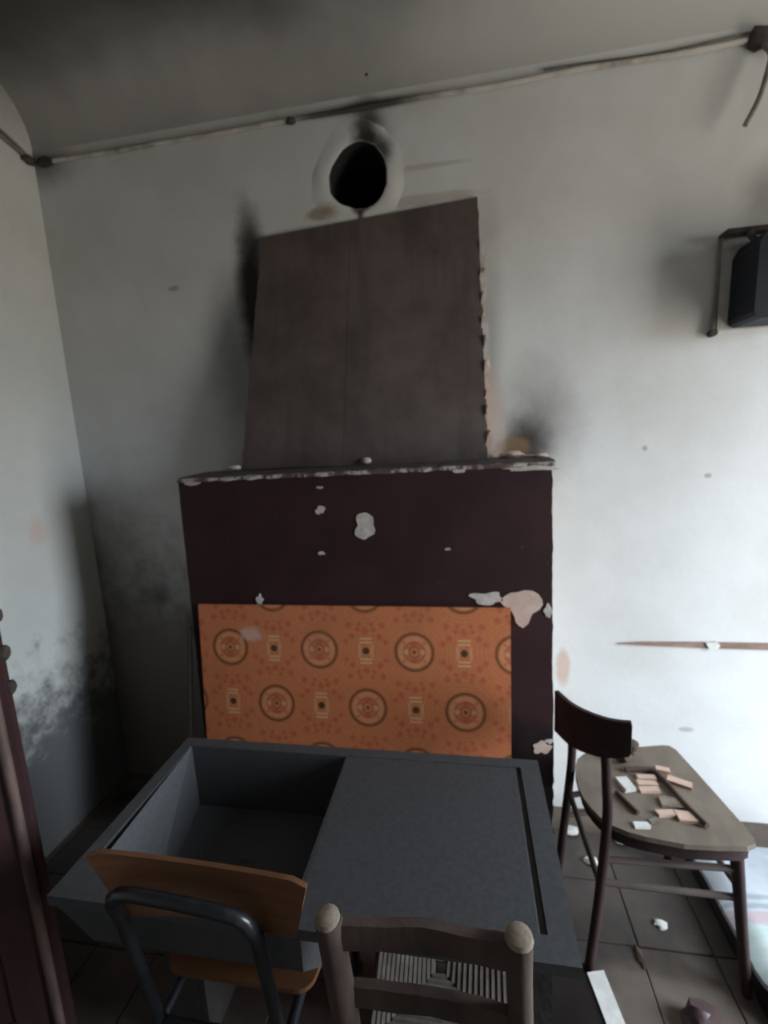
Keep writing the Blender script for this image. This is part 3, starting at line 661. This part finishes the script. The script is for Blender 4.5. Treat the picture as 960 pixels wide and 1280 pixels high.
chip(.592, 1.345, .060, .026, .008, -.5, M_PALE, 'clay_chip', 'pink chip beyond the long dark stick on the chair seat', 'chip', g)
chip(.566, 1.395, .036, .020, .007, -.3, M_PALE, 'clay_chip', 'faint pink chip beside the bend of the long stick', 'chip', g)
chip(.438, 1.318, .034, .050, .012, .25, M_WHITE, 'white_fragment', 'white fragment beside the short dark stick on the chair seat', 'fragment')
chip(.432, 1.176, .040, .018, .006, .1, M_WHITE, 'white_fragment', 'thin off-white fragment beside the near post on the seat edge', 'fragment')
chip(.470, 1.196, .030, .012, .004, .4, M_DUSTY, 'grey_fragment', 'small grey fragment behind the off-white one on the seat', 'fragment')
bm = B(); tube(bm, spline([(.455, 1.378, .459), (.50, 1.385, .459), (.535, 1.378, .459), (.552, 1.33, .459), (.570, 1.25, .459), (.592, 1.185, .459)], 5), .0075, 7); o = obj('long_stick', bm, M_TWIG, smooth=True)
tag(o, 'long bent dark stick lying across the chair seat among the chips', 'stick')
bm = B(); tube(bm, [(.402, 1.285, .457), (.418, 1.25, .457), (.436, 1.212, .457)], .006, 7); o = obj('short_stick', bm, M_TWIG, smooth=True)
tag(o, 'short dark stick near the back of the chair seat', 'stick')
o = lump('dark_lump', (.462, 1.425, .474), (.026, .026, .024), M_TWIG, 3); tag(o, 'dark brown lump on the seat under the back rail end', 'lump')
bm = B(); tube(bm, [(.500, 1.468, .4505), (.500, 1.468, .462), (.500, 1.468, .470), (.500, 1.468, .488), (.500, 1.468, .494)], .02, 12, rs=[.012, .010, .020, .021, .012]); o = obj('round_knob', bm, M_TWIG, smooth=True)
tag(o, 'small round dark knob standing at the far seat edge', 'knob')

# ------------------------------------------------------------------ meter box on the back wall
mb = thing('meter_box', 'blue-black meter box on a grimy board high on the bright wall', 'box', (.9, 1.74, 1.9))
bm = B(); box(bm, (.790, 1.728, 1.762), (1.10, 1.75, 2.035)); obj('mounting_board', bm, M_BOARD, mb, bev=.003)
ol = [(.818, 1.785), (.823, 1.772), (.836, 1.764), (1.05, 1.764), (1.05, 2.010), (.870, 2.008), (.838, 1.995), (.820, 1.965)]
bm = B(); prism(bm, ol, 1, 1.585, 1.728); obj('housing', bm, M_BOX, mb, bev=.006, seg=2)
bm = B(); prism(bm, [(.900, 1.845), (.98, 1.845), (.98, 1.90), (.94, 1.88)], 1, 1.581, 1.586); obj('label_plate', bm, M_LABEL, mb)
bm = B(); box(bm, (.786, 1.690, 2.030), (1.10, 1.745, 2.044)); obj('top_lip', bm, M_KNOT, mb, bev=.002)
bm = B(); tube(bm, spline([(.86, 1.66, 1.985), (.84, 1.665, 2.005), (.85, 1.69, 2.03), (.90, 1.70, 2.035)], 5), .009, 8); obj('cable_entry', bm, M_KNOT, mb, smooth=True)
bm = B(); tube(bm, [(.789, 1.735, 2.03), (.786, 1.735, 1.90), (.781, 1.735, 1.757)], .006, 8); obj('conduit', bm, M_WIRE, mb, smooth=True)
bm = B(); tube(bm, [(.781, 1.75, 1.755), (.781, 1.725, 1.755)], .011, 10); obj('conduit_end', bm, M_KNOT, mb, smooth=True)

# ------------------------------------------------------------------ cable run along the top of the walls
cb = thing('electric_cable', 'limewashed cable across the top of the fireplace wall with taped joints', 'cable', (-.35, 1.74, 2.56))
cl = thing('twin_wire', 'pair of grey wires along the left wall into the corner joint', 'wire', (-1.57, 1.5, 2.60))
P = []
for i in range(41):
    t = i/40; x = -1.53+2.39*t; P.append((x, 1.741, 2.556+.004*t+.004*noise.noise((t*7, 0, 0))-.004*math.sin(t*math.pi*5)**2))
bm = B(); tube(bm, P, .0075, 8); obj('wire_run', bm, M_CABLE, cb, smooth=True)
bm = B(); tube(bm, [(p[0], 1.744, p[2]+.017+.004*math.sin(p[0]*9)) for p in P[30:]], .003, 6); obj('wire_run', bm, M_WIRE, cb, smooth=True)
bm = B(); tube(bm, spline([(-1.571, 1.725, 2.558), (-1.572, 1.62, 2.583), (-1.572, 1.3, 2.64), (-1.572, .8, 2.70)], 5), .007, 8); obj('wire_run', bm, M_WIRE, cl, smooth=True)
bm = B(); tube(bm, spline([(-1.565, 1.70, 2.570), (-1.570, 1.62, 2.600), (-1.571, 1.3, 2.665), (-1.571, .8, 2.73)], 5), .005, 8); obj('wire_run', bm, M_WIRE, cl, smooth=True)
for c, r, sd in (((-1.525, 1.738, 2.556), (.035, .014, .018), 1), ((.858, 1.738, 2.558), (.036, .018, .030), 4)):
    lump('taped_joint', c, r, M_KNOT, sd, cb)
lump('taped_joint', (-1.567, 1.712, 2.556), (.012, .026, .018), M_KNOT, 2, cl)
lump('wire_clip', (-.558, 1.740, 2.553), (.018, .012, .012), M_KNOT, 3, cb)
bm = B(); tube(bm, spline([(.862, 1.735, 2.54), (.874, 1.71, 2.50), (.865, 1.70, 2.45), (.845, 1.695, 2.38), (.812, 1.69, 2.315)], 6), .007, 8); obj('loose_tail', bm, M_WIRE, cb, smooth=True)
bm = B(); tube(bm, [(.868, 1.715, 2.51), (.96, 1.73, 2.54), (2.1, 1.74, 2.56)], .006, 8); obj('wire_run', bm, M_WIRE, cb, smooth=True)
lump('nail_head', (-.29, 1.748, 2.655), (.012, .006, .012), M_KNOT, 5, wb)

# ------------------------------------------------------------------ things on the floor
db = thing('dark_board', 'black board with a white edge strip lying in front of the bentwood chair', 'board', (.26, .9, 0))
bm = B(); prism(bm, [(.165, 1.128), (.292, 1.130), (.365, .70), (.165, .70)], 2, .002, .022); obj('panel', bm, M_DARKBOARD, db, bev=.0015)
bm = B(); prism(bm, [(.295, 1.128), (.340, 1.140), (.412, .70), (.368, .70)], 2, .002, .026); obj('white_edge_strip', bm, M_WHITE, db, bev=.0015)

def sheet(name, x0, x1, y0, y1, z0, th_, m, seed, parent, amp=.008, skew=0):
    bm = B(); nx, ny = 16, 20; T = []; Bt = []
    for j in range(ny+1):
        T.append([]); Bt.append([])
        for i in range(nx+1):
            u, v = i/nx, j/ny; e = min(u, 1-u, v, 1-v)
            x = x0+(x1-x0)*u+.012*noise.noise((v*4, seed, 2))+skew*v; y = y0+(y1-y0)*v+.012*noise.noise((u*4, seed, 7))
            h = z0+th_*(1 if e > 0 else .45)+amp*(noise.noise((x*9, y*9, seed))+.5*noise.noise((x*22, y*22, seed)))*(1 if e > 0 else .3)
            T[-1].append(bm.verts.new((x, y, max(h, z0+.003)))); Bt[-1].append(bm.verts.new((x, y, z0)))
    for j in range(ny):
        for i in range(nx):
            bm.faces.new((T[j][i], T[j][i+1], T[j+1][i+1], T[j+1][i])); bm.faces.new((Bt[j][i], Bt[j+1][i], Bt[j+1][i+1], Bt[j][i+1]))
    for j in range(ny):
        bm.faces.new((T[j][0], T[j+1][0], Bt[j+1][0], Bt[j][0])); bm.faces.new((T[j][nx], Bt[j][nx], Bt[j+1][nx], T[j+1][nx]))
    for i in range(nx):
        bm.faces.new((T[0][i], Bt[0][i], Bt[0][i+1], T[0][i+1])); bm.faces.new((T[ny][i], T[ny][i+1], Bt[ny][i+1], Bt[ny][i]))
    return obj(name, bm, m, parent, smooth=True)
o = sheet('shaded_slab', .715, 1.30, 1.02, 1.56, .002, .055, M_DARKBOARD, 2, None, .004); tag(o, 'lower layer of the white sack pile, coloured dark for its shaded side', 'slab')  # black colour stands in for the pile's shaded left side
def sack_mat():
    t = NT('printed white plastic with fold shade'); o_ = t.xyz(); n = t.noise(5, 4); n2 = t.noise(14, 4, .6, scl=(1, 3, 1)); y = t.math('ADD', o_[1], t.math('MULTIPLY', t.math('SUBTRACT', n, .5), .03))
    c = t.mix(t.ramp(n, .35, .65), (.50, .54, .60), (.38, .43, .47))
    c = t.mix(t.ramp(y, 1.262, 1.25), c, t.mix(t.ramp(n2, .4, .7), (.40, .49, .48), (.48, .54, .53)))
    band = t.math('MULTIPLY', t.ramp(y, 1.252, 1.262), t.ramp(y, 1.305, 1.295, 0, 1)); c = t.mix(t.math('MULTIPLY', band, .85), c, (.46, .36, .38))
    for yy in (1.34, 1.315): c = t.mix(t.math('MULTIPLY', t.ramp(t.math('ABSOLUTE', t.math('SUBTRACT', y, yy)), .003, .011, 1, 0), .5), c, (.16, .20, .22))  # shade in two folds, painted as dark lines
    return t.done(c, .38, n2, .004)
o = sheet('plastic_sack', .712, 1.24, 1.05, 1.545, .062, .034, sack_mat(), 4, None, .012)
for v in o.data.vertices:
    k = max(0, 1-(v.co.y-1.05)/.10); v.co.x += .07*k*k*max(0, 1-(v.co.x-.712)/.3)
tag(o, 'crumpled white plastic sack with pale green and pink print beside the chair leg', 'sack')

o = lump('brick_fragment', (.545, 1.055, .026), (.045, .035, .028), M_DOOR, 8, amp=.6); tag(o, 'dark red-brown lump on the tiles at the bottom edge of the photo', 'fragment')
for k_, (x, y, r, m, lb) in enumerate(((.545, 1.305, .018, M_WHITE, 'small whitish crumb on the tiles between the chair stretchers'), (.40, 1.50, .022, M_WHITE, 'white plaster crumb on the tiles beneath the back of the bentwood seat'),
        (.52, 1.60, .026, M_WHITE, 'white plaster crumb near the wall foot under the bentwood seat'), (.36, 1.62, .024, M_WHITE, 'white plaster crumb at the wall foot beside the fireplace'), (.455, 1.205, .012, M_TWIG, 'dark splinter on the tile joint below the chair'))):
    o = lump('plaster_crumb' if m is M_WHITE else 'wood_splinter', (x, y, r*.4), (r, r*.8, r*.45) if m is M_WHITE else (.010, .028, .006), m, k_+2, amp=.6); tag(o, lb, 'crumb' if m is M_WHITE else 'splinter')
